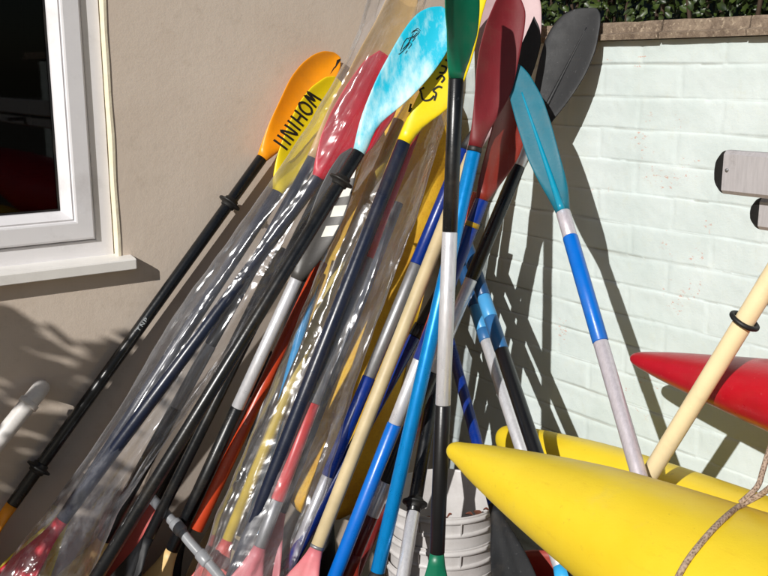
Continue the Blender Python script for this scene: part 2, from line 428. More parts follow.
# painted brick boundary wall: a height field with real joints
bw = empty('brick_boundary_wall', (.1, -1.5, GZ), 'white painted brick garden wall with peeling paint', 'wall')
WT = 1.722
ys = []; y = -0.0005
while y > -3.2:
    ys.append(y); y -= .0055 if y > -1.9 else .03
ys.append(-3.6)
COURSE = .075
ZOFF = on_x(650, 163).z % COURSE            # a bed joint passes here
zs_ = []
z = GZ - .02
while z < WT - .003:
    zs_.append(z); fj = ((z - ZOFF) / COURSE) % 1; z += .012 if z < .45 else (.0022 if min(fj, 1 - fj) * COURSE < .0095 else .0075)
zs_.append(WT)
vs = []; fs = []
nz = noise.noise; JT = []
for yy in ys:
    for z in zs_:
        zc = z + .003 * nz(Vector((yy * 3.1, z * 1.3, 4.2))) + .0014 * nz(Vector((yy * 17, z * 5, 9)))
        k = math.floor((zc - ZOFF) / COURSE); fz = (zc - ZOFF) / COURSE - k
        dzj = min(fz, 1 - fz) * COURSE
        yc = -yy + (.1125 if k % 2 else 0) + .004 * nz(Vector((k * 7.7, z * 20, 2)))
        bi = math.floor((yc - .047) / .225); fy = (yc - .047) / .225 - bi
        dyj = min(fy, 1 - fy) * .225
        st = .5 + .5 * nz(Vector((yy * 6, k * 3.3, 1.7)))
        sh = max(0, 1 - (dzj / (.0026 + .0022 * st)) ** 2) * (.0004 + .0052 * st * st)
        sv = max(0, 1 - (dyj / .006) ** 2) * .0018 * (.3 + st)
        face = .0016 * nz(Vector((bi * 5.1, k * 9.3, .5))) + .0022 * nz(Vector((yy * 9, z * 14, 3))) + .0008 * nz(Vector((yy * 45, z * 50, 6)))
        tilt = .0016 * (fz - .5) * (1 + nz(Vector((bi * 2.3, k * 4.1, 8))))
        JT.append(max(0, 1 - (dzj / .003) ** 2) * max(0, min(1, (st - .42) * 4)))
        vs.append((max(sh, sv) - face - tilt, yy, z))
nzc = len(zs_)
for i in range(len(ys) - 1):
    for j in range(nzc - 1):
        a = i * nzc + j
        fs.append((a, a + 1, a + nzc + 1, a + nzc))
fs = [tuple(reversed(f)) for f in fs]
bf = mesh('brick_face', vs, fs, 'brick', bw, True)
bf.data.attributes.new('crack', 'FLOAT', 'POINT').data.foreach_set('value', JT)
b = MB(); b.box(.012, .215, -3.6, -.002, GZ - .02, WT - .002); b.build('wall_core', 'brick', bw, False)
# coping: two courses of worn tile edges
rr = random.Random(3)
b = MB(); y = -.002
while y > -3.6:
    L = rr.uniform(.22, .32); d = rr.uniform(-.002, .002)
    rings = []
    for k in range(9):
        yy = y - (L - .004) * k / 8
        n1 = .0025 * nz(Vector((yy * 30, 2, 1))); n2 = .003 * nz(Vector((yy * 22, 7, 3)))
        rings.append([(-.024 + d + n1, yy, WT + .0015), (-.026 + d + n2, yy, WT + .014 + n1), (-.013 + n1, yy, WT + .018), (-.011 + d + n2, yy, WT + .036 + n2), (-.008 + n1, yy, WT + .042 + n2), (.23, yy, WT + .046), (.23, yy, WT + .0015)])
    b.loops(rings); y -= L
b.build('coping', 'coping', bw, False)

# hedge behind the wall
hd = empty('hedge', (.7, -1.2, GZ), 'dark green leafy hedge rising behind the brick wall', 'hedge')
rr = random.Random(11); mb = MB()
for i in range(15000):
    yy = rr.uniform(-2.5, .25); d = rr.random() ** 1.6
    x = .17 + d * .45 + .10 * nz(Vector((yy * 4, 2.2, 0))); z = rr.uniform(1.66, 2.35)
    if nz(Vector((x * 7, yy * 7, z * 7))) < -.28: continue
    L = rr.uniform(.014, .032); W = L * rr.uniform(.3, .42)
    u = Vector((rr.uniform(-1, .4), rr.uniform(-1, 1), rr.uniform(-.7, .8))).normalized()
    n = (Vector((-1, rr.uniform(-.8, .8), rr.uniform(-.1, 1.2)))).normalized(); v = u.cross(n).normalized(); n = v.cross(u)
    c = Vector((x, yy, z))
    P = [c, c + u * L * .3 + v * W + n * .004, c + u * L * .72 + v * W * .75 + n * .003, c + u * L, c + u * L * .72 - v * W * .75 + n * .003, c + u * L * .3 - v * W + n * .004, c + u * L * .5 - n * .003]
    mb.add(P, [(0, 1, 6), (1, 2, 6), (2, 3, 6), (3, 4, 6), (4, 5, 6), (5, 0, 6)])
mb.build('foliage', 'leaf', hd)
mb = MB()
for i in range(60):
    yy = -2.5 + i * .045; x0 = rr.uniform(.3, .55); p = Vector((x0, yy, GZ)); pts = [p]
    for k in range(6): pts.append(pts[-1] + Vector((rr.uniform(-.08, .08), rr.uniform(-.08, .08), .4)))
    mb.tube(pts, [.012, .01, .009, .008, .006, .005, .003], 6)
mb.build('stem', 'twig', hd)
mb = MB(); mb.box(.68, .74, -2.6, .3, GZ, 2.3)  # solid slab added to block the sky and keep the hedge dark inside
mb.build('backing_slab', 'leaf', hd)

# ------------------------------------------------------------------ paddles
class Blade: pass
def blade(P0, u, edgesL, edgesR, tip, mat, parent, r=.0155, roll=0, spoon=.25, rib=.003, thick=.0035, K=14, NS=34, tw=0.0):
    """solid blade from the throat P0 along u.  edges are (s, x) tables in metres, x measured to picture right"""
    toc = (CP - P0).normalized()
    wv = u.cross(toc).normalized(); wv = Matrix.Rotation(roll, 3, u) @ wv; n = wv.cross(u).normalized()
    if n.dot(toc) < 0: pass
    L = tip[0]; rings = []
    B = Blade(); B.P0, B.u, B.w, B.n, B.L = P0, u, wv, n, L
    st = []
    for i in range(NS + 1):
        t = i / NS; s = L * (1 - (1 - t) ** 1.9); st.append(s)
    tl = [(0, -r)] + edgesL + [(L, tip[1])]; tr = [(0, r)] + edgesR + [(L, tip[1])]
    xl = [interp(s, tl) for s in st]; xr = [interp(s, tr) for s in st]
    for _ in range(2):
        xl = [xl[0]] + [(xl[i - 1] + 2 * xl[i] + xl[i + 1]) / 4 for i in range(1, NS)] + [xl[-1]]
        xr = [xr[0]] + [(xr[i - 1] + 2 * xr[i] + xr[i + 1]) / 4 for i in range(1, NS)] + [xr[-1]]
    B.st, B.xl, B.xr = st, xl, xr
    def off(s, x, v):
        f = min(1, s / (.35 * L))
        return spoon * f * (v * v) * abs(xr_at(s) - xl_at(s)) * .5 - .12 * spoon * (s / L) ** 2 * L * .5
    def xl_at(s): return interp(s, list(zip(st, xl)))
    def xr_at(s): return interp(s, list(zip(st, xr)))
    def half(s, x, v):
        f = max(0, 1 - s / (.30 * L)); base = thick + (r - thick) * f ** 1.5 if s < .30 * L else thick
        c = math.sqrt(max(0, 1 - v * v)) if f > .6 else (max(0, 1 - v ** 4)) ** .5
        rb = rib * math.exp(-(x / .0075) ** 2) * max(0, 1 - (s / L) ** 3)
        wl = abs(xr_at(s) - xl_at(s)) * .5
        return min(base, max(wl, .0005)) * c + (rb if wl > .02 else 0)
    B.off, B.half, B.xla, B.xra = off, half, xl_at, xr_at
    for i, s in enumerate(st):
        ring = []; a, c_ = xl[i], xr[i]
        if i == NS: a, c_ = tip[1] - .0008, tip[1] + .0008
        for side in (1, -1):
            for k in range(K):
                v = -1 + 2 * k / K if side == 1 else 1 - 2 * k / K
                v = math.sin(v * math.pi / 2)
                x = (a + c_) / 2 + (c_ - a) / 2 * v
                h = off(s, x, v) + side * half(s, x, v)
                ring.append(P0 + u * s + wv * x + n * h)
        rings.append(ring)
    mb = MB(); mb.loops(rings)
    o = mb.build('blade', mat, parent); B.obj = o
    def surf(s, x, lift=.0012, side=1):
        a, c_ = xl_at(s), xr_at(s); v = (x - (a + c_) / 2) / max(1e-5, (c_ - a) / 2); v = max(-1, min(1, v))
        return P0 + u * s + wv * x + n * (off(s, x, v) + side * (half(s, x, v) + lift))
    B.surf = surf
    def from_px(x, y):
        rdir = ray(x, y); t = (P0 - CP).dot(n) / rdir.dot(n); p = CP + rdir * t - P0
        return p.dot(u), p.dot(wv)
    B.from_px = from_px
    return B
def px_table(P0, u, roll, pts):
    toc = (CP - P0).normalized(); wv = Matrix.Rotation(roll, 3, u) @ u.cross(toc).normalized(); n = wv.cross(u)
    out = []
    for x, y in pts:
        r = ray(x, y); t = (P0 - CP).dot(n) / r.dot(n); p = CP + r * t - P0
        out.append((p.dot(u), p.dot(wv)))
    return out
OVAL = [(.05, .10), (.12, .17), (.22, .28), (.35, .38), (.5, .455), (.65, .495), (.78, .49), (.88, .42), (.94, .32), (.98, .18)]
def stroke_mesh(B, lines, width, mb=None):
    """flat ink strokes laid on a blade, lines in picture points"""
    mb = mb or MB()
    for ln in lines:
        P = [Vector((x, y, 0)) for x, y in ln]
        P = catmull(P, 5) if len(P) > 2 else [P[0].lerp(P[1], k / 4) for k in range(5)]
        L = []; R = []
        for i, p in enumerate(P):
            t = (P[min(i + 1, len(P) - 1)] - P[max(i - 1, 0)]); t.normalize(); nn = Vector((-t.y, t.x, 0)) * width / 2
            for lst, q_ in ((L, p + nn), (R, p - nn)):
                s, x = B.from_px(q_.x, q_.y); lst.append(B.surf(s, x))
        k = len(mb.v)
        for a, c in zip(L, R): mb.v += [tuple(a), tuple(c)]
        for i in range(len(P) - 1): mb.f.append((k + 2 * i, k + 2 * i + 1, k + 2 * i + 3, k + 2 * i + 2))
    return mb
def patch(B, mb, quad, n=4):
    k = len(mb.v)
    for i in range(n + 1):
        for j in range(n + 1):
            a = Vector(quad[0]).lerp(Vector(quad[1]), i / n); c = Vector(quad[3]).lerp(Vector(quad[2]), i / n); p = a.lerp(c, j / n)
            s, x = B.from_px(p.x, p.y); mb.v.append(tuple(B.surf(s, x)))
    for i in range(n):
        for j in range(n):
            a = k + i * (n + 1) + j; mb.f.append((a, a + 1, a + n + 2, a + n + 1))
class Paddle: pass
def paddle(label, A, Bp, secs, top=None, bot=None, rings=(), r=.0155, name='paddle', cat='paddle', group='paddles leaning in the corner', bands=()):
    PA = room(*A) if len(A) == 3 else Vector(A[3]); PB = room(*Bp) if len(Bp) == 3 else Vector(Bp[3])
    D = PB - PA
    def P(t): return PA + D * t
    def T(y):
        lo, hi = -2.5, 4.0
        while dep(P(hi)) < .3: hi -= .1
        for _ in range(50):
            mid = (lo + hi) / 2
            if proj_y(P(mid)) < y: lo = mid
            else: hi = mid
        return lo
    u = -D.normalized()                                  # towards the top
    tg = (GZ + .006 - PA.z) / D.z
    G = P(tg); G.z = GZ
    root = empty(name, G, label, cat, group)
    q = Paddle(); q.root = root; q.P = P; q.T = T; q.u = u; q.D = D
    Lt = D.length
    # bottom throat
    bt = None
    if bot is not None:
        bt = T(bot['y']) if bot.get('y') else tg - bot.get('L', .45) / Lt
    n = len(secs)
    for i, sc in enumerate(secs):
        y0, y1, mat = sc[:3]; nm = sc[3] if len(sc) > 3 else 'shaft'; rad = sc[4] if len(sc) > 4 else r
        t0 = T(y0); t1 = T(y1) if y1 is not None else (bt if bt is not None else tg)
        if t1 <= t0: continue
        mb = MB(); e = .0015 / Lt
        mb.tube([P(t0), P(t0 + e), P((t0 + t1) / 2), P(t1 - e), P(t1)], [rad - .001, rad, rad, rad, rad - .001], 18)
        mb.build(nm, mat, root)
    for (y, rad) in rings:
        c = P(T(y)); mb = MB()
        prof = [(-.013, r + .0012), (-.011, r + .0035), (-.006, r + .0038), (-.003, rad - .004), (-.002, rad), (.002, rad), (.003, rad - .004), (.006, r + .0038), (.011, r + .0035), (.013, r + .0012)]
        mb.tube([c + u * a for a, _ in prof], [b_ for _, b_ in prof], 24); mb.build('drip_ring', 'matblack', root)
    for (y, mat, rad, hl) in bands:
        c = P(T(y)); mb = MB(); mb.tube([c - u * hl, c + u * hl], rad, 18); mb.build('tape_band', mat, root)
    if top:
        yt = top.get('y', secs[0][0]); P0 = P(T(yt))
        if 'tip' in top:
            dtip = dep(P(T(top['tip'][1]))) + top.get('dd', 0)
            tp = at_depth(top['tip'][0], top['tip'][1], dtip); ub = (tp - P0).normalized()
        else: ub = u
        roll = math.radians(top.get('roll', 0))
        if 'L' in top:
            tl = px_table(P0, ub, roll, top['L']); tr = px_table(P0, ub, roll, top['R']); tip = px_table(P0, ub, roll, [top['tip']])[0]
            mx = tip[0] * .997
            tl = sorted((s, x) for s, x in tl if .002 < s < mx); tr = sorted((s, x) for s, x in tr if .002 < s < mx)
        else:
            L = top.get('len', (tp - P0).length if 'tip' in top else .45); W = top.get('W', .17)
            tl = [(s * L, min(-r * .9, -h * W)) if s < .12 else (s * L, -h * W) for s, h in OVAL]; tr = [(s, -x) for s, x in tl]; tip = (L, 0)
        q.top = blade(P0, ub, tl, tr, tip, top['mat'], root, top.get('r', r * .98), roll, top.get('spoon', .22), top.get('rib', .003))
    if bot is not None:
        P0 = P(bt); roll = math.radians(bot.get('roll', 0))
        ub = -u
        L = min(bot.get('len', .46), max(.12, (P0.z - GZ - .004) / max(.2, abs(u.z)) * .97)); W = bot.get('W', .18)
        sk = bot.get('skew', 0)
        tl = [(s * L, -max(r * .9, h * W * (1 - sk))) for s, h in OVAL]; tr = [(s * L, max(r * .9, h * W * (1 + sk))) for s, h in OVAL]
        q.bot = blade(P0, ub, tl, tr, (L, sk * .3 * W), bot['mat'], root, r * .98, roll, bot.get('spoon', .2), bot.get('rib', .003))
    return q

# -- orange paddle, far left
o = paddle('long black shaft with orange blades and two drip rings, leftmost against the beige wall', (262, 158, .035), (12, 505, .03),
           [(158, 505, 'black', 'shaft', .0145)],
           dict(mat='orange', tip=(341, 57), dd=.02, roll=12, L=[(257, 153), (263, 138), (268, 123), (277, 103), (288, 79), (300, 64), (312, 55), (323, 51), (335, 52)],
                R=[(269, 160), (281, 150), (296, 135), (315, 110), (332, 85), (340, 68)], rib=0, spoon=.3),
           dict(y=505, mat='orange', W=.12, roll=50), rings=[(203, .030), (468, .030)], r=.0145)
mb = MB(); patch(o.top, mb, [(329, 75), (332, 71), (337, 64), (333, 68)], 2); patch(o.top, mb, [(334, 69), (339, 62), (342, 58), (337, 60)], 2)
mb.build('decal', 'ink', o.top.obj)
# small white lettering printed on its shaft
LK = .72
mb = MB(); c0 = o.P(o.T(322)); ax = o.u; cv = (CP - c0).normalized(); sd = ax.cross(cv).normalized(); cv = sd.cross(ax)
def shaft_ink(lines, wd=.0010, rr_=.0150):
    for ln in lines:
        for (a0, h0), (a1, h1) in zip(ln, ln[1:]):
            pts = []
            for k in range(5):
                a = (a0 + (a1 - a0) * k / 4) * LK; h = (h0 + (h1 - h0) * k / 4) * LK
                pts.append((a, h))
            dd = Vector((a1 - a0, h1 - h0, 0)).normalized(); nn = Vector((-dd.y, dd.x, 0)) * wd
            k0 = len(mb.v)
            for a, h in pts:
                for sg in (1, -1):
                    th = -(h + nn.y * sg) * .8 / rr_
                    mb.v.append(tuple(c0 + ax * (a + nn.x * sg) + (sd * math.sin(th) + cv * math.cos(th)) * rr_))
            for k in range(4): mb.f.append((k0 + 2 * k, k0 + 2 * k + 1, k0 + 2 * k + 3, k0 + 2 * k + 2))
shaft_ink([[(-.03, -.008), (-.03, .006)], [(-.036, .006), (-.024, .006)], [(-.016, -.008), (-.016, .006), (-.004, -.008), (-.004, .006)], [(.004, -.008), (.004, .006), (.014, .004), (.012, -.002), (.004, -.002)]])
mb.build('logo', 'whiteink', o.root)

# -- yellow lettered paddle in the left bag
o = paddle('yellow blade with black capital letters, inside the left plastic sleeve', (278, 192, .135), (72, 505, .09), [(192, 512, 'navy')],
           dict(mat='yellow', tip=(335, 76), roll=20, L=[(271, 190), (272, 180), (276, 155), (285, 128), (297, 103), (310, 87), (325, 77)],
                R=[(284, 194), (300, 176), (318, 152), (335, 125), (346, 100), (343, 83)], rib=0),
           dict(y=512, mat='yellow', W=.15, roll=10))
T_ = {'W': [[(0, 0), (.25, 1), (.5, .3), (.75, 1), (1, 0)]], 'O': [[(.5, 0), (.08, .25), (.08, .75), (.5, 1), (.92, .75), (.92, .25), (.5, 0)]],
      'H': [[(.1, 0), (.1, 1)], [(.9, 0), (.9, 1)], [(.1, .5), (.9, .5)]], 'I': [[(.5, 0), (.5, 1)]], 'N': [[(.1, 1), (.1, 0), (.9, 1), (.9, 0)]], 'U': [[(.1, 0), (.1, .7), (.5, 1), (.9, .7), (.9, 0)]]}
lines = []
pa, pb = Vector((318, 97)), Vector((281, 150))        # reading downwards along the blade
da = (pb - pa).normalized(); dn = Vector((da.y, -da.x)) * -1
word = 'WOHINII'; Wt = (pb - pa).length
adv = {'I': .5}; tot = sum(adv.get(c, 1) for c in word); cx = 0
for ch in word:
    a_ = adv.get(ch, 1) / tot * Wt
    for ln in T_[ch]:
        lines.append([tuple(pa + da * (cx + a_ * (.1 + .75 * x)) + dn * (-4 + 17 * (y_))) for x, y_ in ln])
    cx += a_
stroke_mesh(o.top, lines, 2.2).build('lettering', 'ink', o.top.obj)

# -- tan paddle with grey and black shaft (left bag)
paddle('tan blade on a grey then black shaft, behind the red blade in left sleeve', (313, 158, .195), (103, 540, .11),
       [(158, 345, 'navy', 'shaft', .0145), (345, 408, 'greyalu'), (408, 540, 'black', 'grip', .0165)],
       dict(mat='tan', tip=(400, -30), roll=20, L=[(307, 155), (314, 140), (329, 105), (345, 75), (360, 46), (374, 22), (387, -5)],
            R=[(322, 162), (345, 130), (372, 95), (397, 60), (412, 30), (418, 0), (415, -18)], rib=0),
       dict(y=540, mat='cream', W=.19, roll=-8))
# -- red blade in the left bag
paddle('glossy red blade on a dark navy shaft, inside the left plastic sleeve', (318, 178, .235), (62, 520, .14), [(178, 520, 'navy')],
       dict(mat='red', tip=(380, 50), roll=15, L=[(311, 173), (315, 160), (318, 140), (326, 118), (337, 98), (350, 78), (364, 60)],
            R=[(326, 181), (345, 170), (370, 150), (392, 118), (401, 90), (397, 62)], rib=.002),
       dict(y=520, mat='red', W=.13, roll=35))
# -- striped dark blade with silver shaft
o = paddle('dark grey blade with white square patches, on a bright silver shaft with black grip', (297, 278, .245), (172, 550, .17),
           [(279, 408, 'alu'), (408, 550, 'black', 'grip', .0165)],
           dict(mat='charcoal', tip=(352, 147), y=279, L=[(290, 275), (296, 255), (305, 228), (318, 192), (329, 170), (340, 154)],
                R=[(304, 283), (318, 264), (333, 241), (345, 216), (353, 190), (357, 166)], rib=.002),
           dict(y=550, mat='cream', W=.16, roll=15))
mb = MB()
for qd in ([(343, 171), (356, 169), (354, 178), (340, 180)], [(340, 188), (352, 187), (349, 196), (337, 198)], [(334, 206), (347, 205), (343, 216), (330, 217)], [(326, 226), (339, 225), (333, 236), (321, 237)]):
    patch(o.top, mb, qd)
mb.build('white_patch', 'whitetape', o.top.obj)
# -- plain thin black paddle beside the cyan one
paddle('thin black paddle with a black lower blade, crossing behind the cyan paddle', (316, 200, .17), (147, 540, .17), [(160, 537, 'black', 'shaft', .0135)],
       None, dict(y=537, mat='blackblade', W=.15, roll=40), r=.0135)
# -- cyan
o = paddle('marbled cyan and white blade on a long black shaft, in front at the top', (359, 152, .36), (97, 576, .27), [(152, None, 'black')],
           dict(mat='cyan', tip=(442, 6), L=[(352, 147), (356, 135), (360, 119), (368, 98), (378, 75), (388, 57), (398, 39), (408, 24), (418, 13), (430, 7)],
                R=[(367, 155), (371, 142), (373, 131), (381, 122), (396, 111), (413, 96), (431, 76), (445, 56), (451, 42), (451, 25), (448, 11)], rib=.0015, spoon=.18),
           dict(mat='cyan', W=.18, y=640), rings=[(181, .030)])
lines = [[(400, 52), (403, 44), (407, 39), (409, 43), (405, 49), (400, 54), (398, 55)], [(402, 50), (407, 45), (411, 38)], [(405, 47), (409, 42), (413, 34)],
         [(411, 34), (414, 31), (419, 32), (416, 36), (412, 39)], [(413, 33), (417, 29), (420, 31)], [(405, 54), (407, 51)], [(408, 49), (411, 45), (410, 43)], [(412, 42), (415, 38)], [(408, 39), (413, 37), (417, 33)]]
stroke_mesh(o.top, lines, .55).build('logo', 'ink', o.top.obj)

# -- small hidden shafts behind, left half
paddle('worn orange-red shaft with chipped paint, behind the silver one', (322, 262, .20), (196, 530, .22), [(262, 530, 'orangered', 'shaft', .016)], bot=None)
paddle('grey and chipped black shaft with a olive-cream lower blade', (312, 245, .10), (241, 482, .14), [(245, 281, 'black'), (281, 348, 'greyalu'), (348, 482, 'blackworn', 'grip', .0165)],
       bot=dict(y=482, mat='olivecream', W=.17, roll=-25))
paddle('thin cyan-blue shaft glimpsed beside the mustard board', (328, 228, .15), (270, 452, .14), [(228, None, 'cyanblue', 'shaft', .014)], bot=dict(mat='ltblue', W=.14), r=.014)
o = paddle('silver shaft with a black knob handle, behind the orange-red shaft', (269, 352, .11), (232, 432, .11), [(352, 396, 'black', 'grip', .012), (396, None, 'greyalu', 'shaft', .0125)], bot=dict(mat='blackblade', W=.15), r=.0125)
mb = MB(); c = o.P(o.T(354)); mb.tube([c - RV * .012 - UV * .002, c - RV * .008, c + RV * .008, c + RV * .012 + UV * .002], [.006, .011, .011, .006], 12); mb.build('handle_knob', 'matblack', o.root)
paddle('faded red blade low between the black shafts', (193, 425, .085), (156, 498, .08), [(230, 498, 'black', 'shaft', .014)], bot=dict(y=498, mat='salmon', W=.15, roll=35), r=.014)
paddle('plain yellow shaft left of the navy one, with a pale red lower blade', (305, 350, .24), (250, 485, .25), [(120, 540, 'yellowshaft', 'shaft', .015)], bot=dict(y=540, mat='salmon', W=.17), r=.015)

# -- right bag pair
o = paddle('yellow blade with black scribbled marks on a navy shaft, in the right plastic sleeve', (404, 142, .375), (233, 576, .34), [(142, None, 'navy', 'shaft', .017)],
           dict(mat='yellow', tip=(488, -28), L=[(397, 138), (404, 124), (412, 108), (425, 80), (440, 45), (455, 15), (468, -8)],
                R=[(411, 144), (417, 131), (431, 121), (447, 112), (458, 96), (467, 75), (476, 45), (482, 15), (489, -8)], rib=0, spoon=.1),
           dict(mat='yellow', W=.18, y=640), r=.017)
lines = [[(411, 108), (409, 112), (411, 104)], [(421, 93), (422, 99), (425, 101), (430, 100), (434, 96)], [(421, 93), (420, 90), (424, 88)], [(434, 101), (436, 94), (433, 91), (438, 87), (442, 88)], [(436, 80), (441, 76), (444, 79), (441, 83)],
         [(441, 66), (446, 68), (444, 73), (439, 73)], [(445, 60), (450, 62), (452, 57)], [(440, 62), (437, 66)]]
for ln in lines: stroke_mesh(o.top, [ln], 2.0).build('marking', 'ink', o.top.obj)
paddle('red and grey banded shaft with a pink lower blade, in the right plastic sleeve', (394, 185, .33), (260, 547, .37),
       [(110, 257, 'redshaft'), (257, 403, 'greyalu'), (403, 500, 'redshaft', 'grip', .0168), (500, 547, 'greyalu')], bot=dict(y=547, mat='pink', W=.17))
paddle('pink blade with its narrow throat up, low in the right plastic sleeve', (316, 420, .31), (281, 512, .33), [(150, 512, 'navy', 'shaft', .0125)], bot=dict(y=512, mat='pink', W=.17, roll=20), r=.0125)

# -- mustard board behind
A = room(404, 120, .06); B_ = room(318, 515, .14); top_ = A + (A - B_) * .12
D = (B_ - A); ud = D.normalized(); wv = ud.cross((CP - A).normalized()).normalized() * -1
wv = (RV - ud * RV.dot(ud)).normalized(); nn = wv.cross(ud).normalized()
if nn.dot(CP - A) < 0: nn = -nn
Lb = (B_ - top_).length; rings = []
for i in range(41):
    s = i / 40; c = top_ + ud * (Lb * s)
    hw_ = interp(s, [(0, .06), (.02, .11), (.06, .15), (.2, .165), (.55, .155), (.85, .148), (.93, .13), (.975, .10), (1, .06)])
    ring = []
    for k in range(28):
        a = 2 * math.pi * k / 28
        cx_ = math.copysign(abs(math.cos(a)) ** .35, math.cos(a)); sy = math.copysign(abs(math.sin(a)) ** .5, math.sin(a))
        ring.append(c + wv * (hw_ * cx_) + nn * (.016 * sy + .010 * math.cos(cx_ * 3.14 * 3) * (sy > 0)))
    rings.append(ring)
bo = empty('float_board', Vector((B_.x, B_.y, GZ)), 'mustard yellow plastic board standing upright behind the paddles', 'board')
mb = MB(); mb.loops(rings); mb.build('shell', 'board', bo)
mb = MB(); mb.tube([B_ - ud * .05, B_ + (Vector((B_.x, B_.y - .05, GZ)) - B_) * 1], .03, 12); mb.build('foot', 'matblack', bo)

# -- middle group
paddle('blue and grey banded shaft standing before the mustard board, silver lower end', (445, 195, .30), (322, 490, .36),
       [(150, 264, 'dkblue', 'grip', .0165), (264, 377, 'greyalu'), (377, 476, 'dkblue', 'grip', .0165), (476, None, 'alu')],
       dict(mat='blackblade', y=150, tip=(534, 16), dd=-.1, L=[(478, 120), (492, 98), (506, 74), (516, 56), (526, 34)], R=[(500, 128), (522, 98), (534, 70), (541, 45), (540, 28)], rib=.002), dict(mat='blackblade', W=.15))
paddle('long plain cream shaft with pink blades, beside the blue and grey shaft', (446, 220, .33), (316, 550, .44),
       [(155, 547, 'wood', 'shaft', .0165)],
       dict(mat='palepink', y=155, tip=(515, -38), L=[(474, 120), (475, 90), (474, 60), (474, 25), (484, -8)], R=[(485, 140), (508, 118), (530, 80), (541, 35), (541, 5), (532, -20)], rib=0),
       dict(y=547, mat='pink', W=.18, roll=20), bands=[(547, 'greyalu', .0172, .004)])
paddle('dark navy-blue shaft with a black joint, passing behind the cream shaft', (478, 222, .20), (294, 556, .36), [(222, 325, 'matblack', 'shaft', .014), (325, 337, 'black', 'joint', .0175), (337, None, 'dkblue')], bot=dict(mat='blackblade', W=.16))
paddle('thin orange-red shaft showing as a sliver behind the rust-red paddle', (478, 193, .32), (408, 388, .42), [(193, None, 'orangered', 'shaft', .013)], bot=dict(mat='salmon', W=.12, len=.3, y=660), r=.013)
paddle('rust-red blade on a blue and silver banded shaft with gold tape', (482, 200, .33), (335, 576, .47),
       [(200, 360, 'dkblue', 'grip', .0165), (360, 424, 'alu'), (424, None, 'blue', 'grip', .0172)],
       dict(mat='rust', tip=(511, 57), roll=22, L=[(475, 196), (478, 180), (484, 150), (492, 120), (500, 90), (506, 70)], R=[(490, 203), (496, 190), (506, 177), (516, 160), (523, 140), (527, 115), (525, 90), (518, 67)], rib=.002, spoon=.3),
       dict(mat='rust', W=.18, y=610), bands=[(225, 'gold', .0172, .006)])
paddle('dark red blade on a bright metallic blue shaft running to the bottom edge', (475, 147, .36), (377, 574, .58),
       [(147, 152, 'matblack', 'joint', .0168), (152, 572, 'skyblue', 'shaft', .0165)],
       dict(mat='maroon', y=147, tip=(513, -20), roll=18, L=[(469, 140), (472, 125), (473, 100), (474, 75), (476, 55), (484, 25), (496, -2)],
            R=[(483, 144), (489, 130), (501, 112), (511, 90), (517, 60), (523, 30), (525, 12), (519, -6)], rib=.001, spoon=.3), dict(y=572, mat='blackblade', W=.16), r=.0165)
q_ = paddle('large black ridged blade on a black and silver shaft by the white wall', (527, 146, .16), (373, 514, .46),
       [(146, 166, 'alu'), (166, 279, 'black', 'grip', .0165), (279, 372, 'alu'), (372, 482, 'black', 'grip', .0165), (482, 516, 'alu', 'joint', .0168), (516, None, 'redbrown')],
       dict(mat='blackblade', tip=(597, 8), dd=-.06, roll=-28, L=[(521, 143), (526, 125), (533, 95), (539, 65), (546, 40), (553, 27), (563, 15), (577, 8)],
            R=[(534, 149), (545, 131), (557, 117), (573, 97), (587, 75), (597, 50), (601, 25), (601, 14)], rib=0, spoon=.10), dict(mat='rust', W=.16))
paddle('black and silver shaft with a drip ring, standing in front of the white buckets', (440, 350, .30), (403, 576, .63), [(250, 512, 'black', 'grip', .0165), (512, None, 'alu')], bot=dict(mat='blackblade', W=.16), rings=[(503, .030)])
paddle('maroon shaft glimpsed low between two blue shafts', (392, 486, .34), (361, 560, .40), [(400, None, 'redbrown', 'shaft', .0145)], bot=dict(mat='maroon', W=.15), r=.0145)
paddle('green bladed paddle standing almost upright in front, black and white shaft', (456, 79, .53), (437, 553, .63),
       [(79, 232, 'black', 'shaft', .0158), (232, 405, 'alu', 'shaft', .0162), (405, 553, 'blackworn', 'grip', .0165)],
       dict(mat='green', tip=(457, -52), L=[(449, 76), (447, 60), (443, 35), (440, 12), (440, -10), (445, -36)], R=[(463, 76), (468, 60), (473, 35), (475, 10), (475, -10), (470, -36)], rib=.002, roll=54),
       dict(y=553, mat='green', W=.15))
# -- right group
t_ = paddle('teal blade with a raised spine, blue and silver shaft in front of the white wall', (563, 212, .305), (640, 478, .455),
       [(212, 237, 'pearl'), (237, 342, 'blue', 'grip', .0165), (342, None, 'pearl')],
       dict(mat='teal', tip=(511, 61), dd=-.05, L=[(557, 213), (550, 201), (540, 185), (528, 160), (517, 125), (509, 95), (506, 75)], R=[(570, 210), (570, 195), (567, 180), (560, 155), (552, 125), (543, 98), (530, 75), (521, 65)], rib=0, spoon=.16, roll=-5),
       dict(mat='teal', W=.15))
def spine(B, mat, parent, s0, s1, r0, r1):
    mb = MB(); pts = []; rad = []
    for i in range(25):
        s = B.L * (s0 + (s1 - s0) * i / 24); pts.append(B.surf(s, 0, -.0015)); rad.append(r0 + (r1 - r0) * (i / 24) ** .8)
    mb.tube(pts, rad, 12); mb.build('spine', mat, parent)
spine(t_.top, 'tealspine', t_.top.obj, .0, .78, .0085, .0022)
spine(q_.top, 'blackblade', q_.top.obj, .0, .86, .0085, .0022)
M['slate'] = plastic('slate_blue_grip', (30, 72, 116), .35, .15)
M['sky2'] = plastic('pale_blue_grip', (72, 152, 206), .35, .12)
M['mid2'] = plastic('mid_blue_grip', (44, 100, 152), .35, .12)
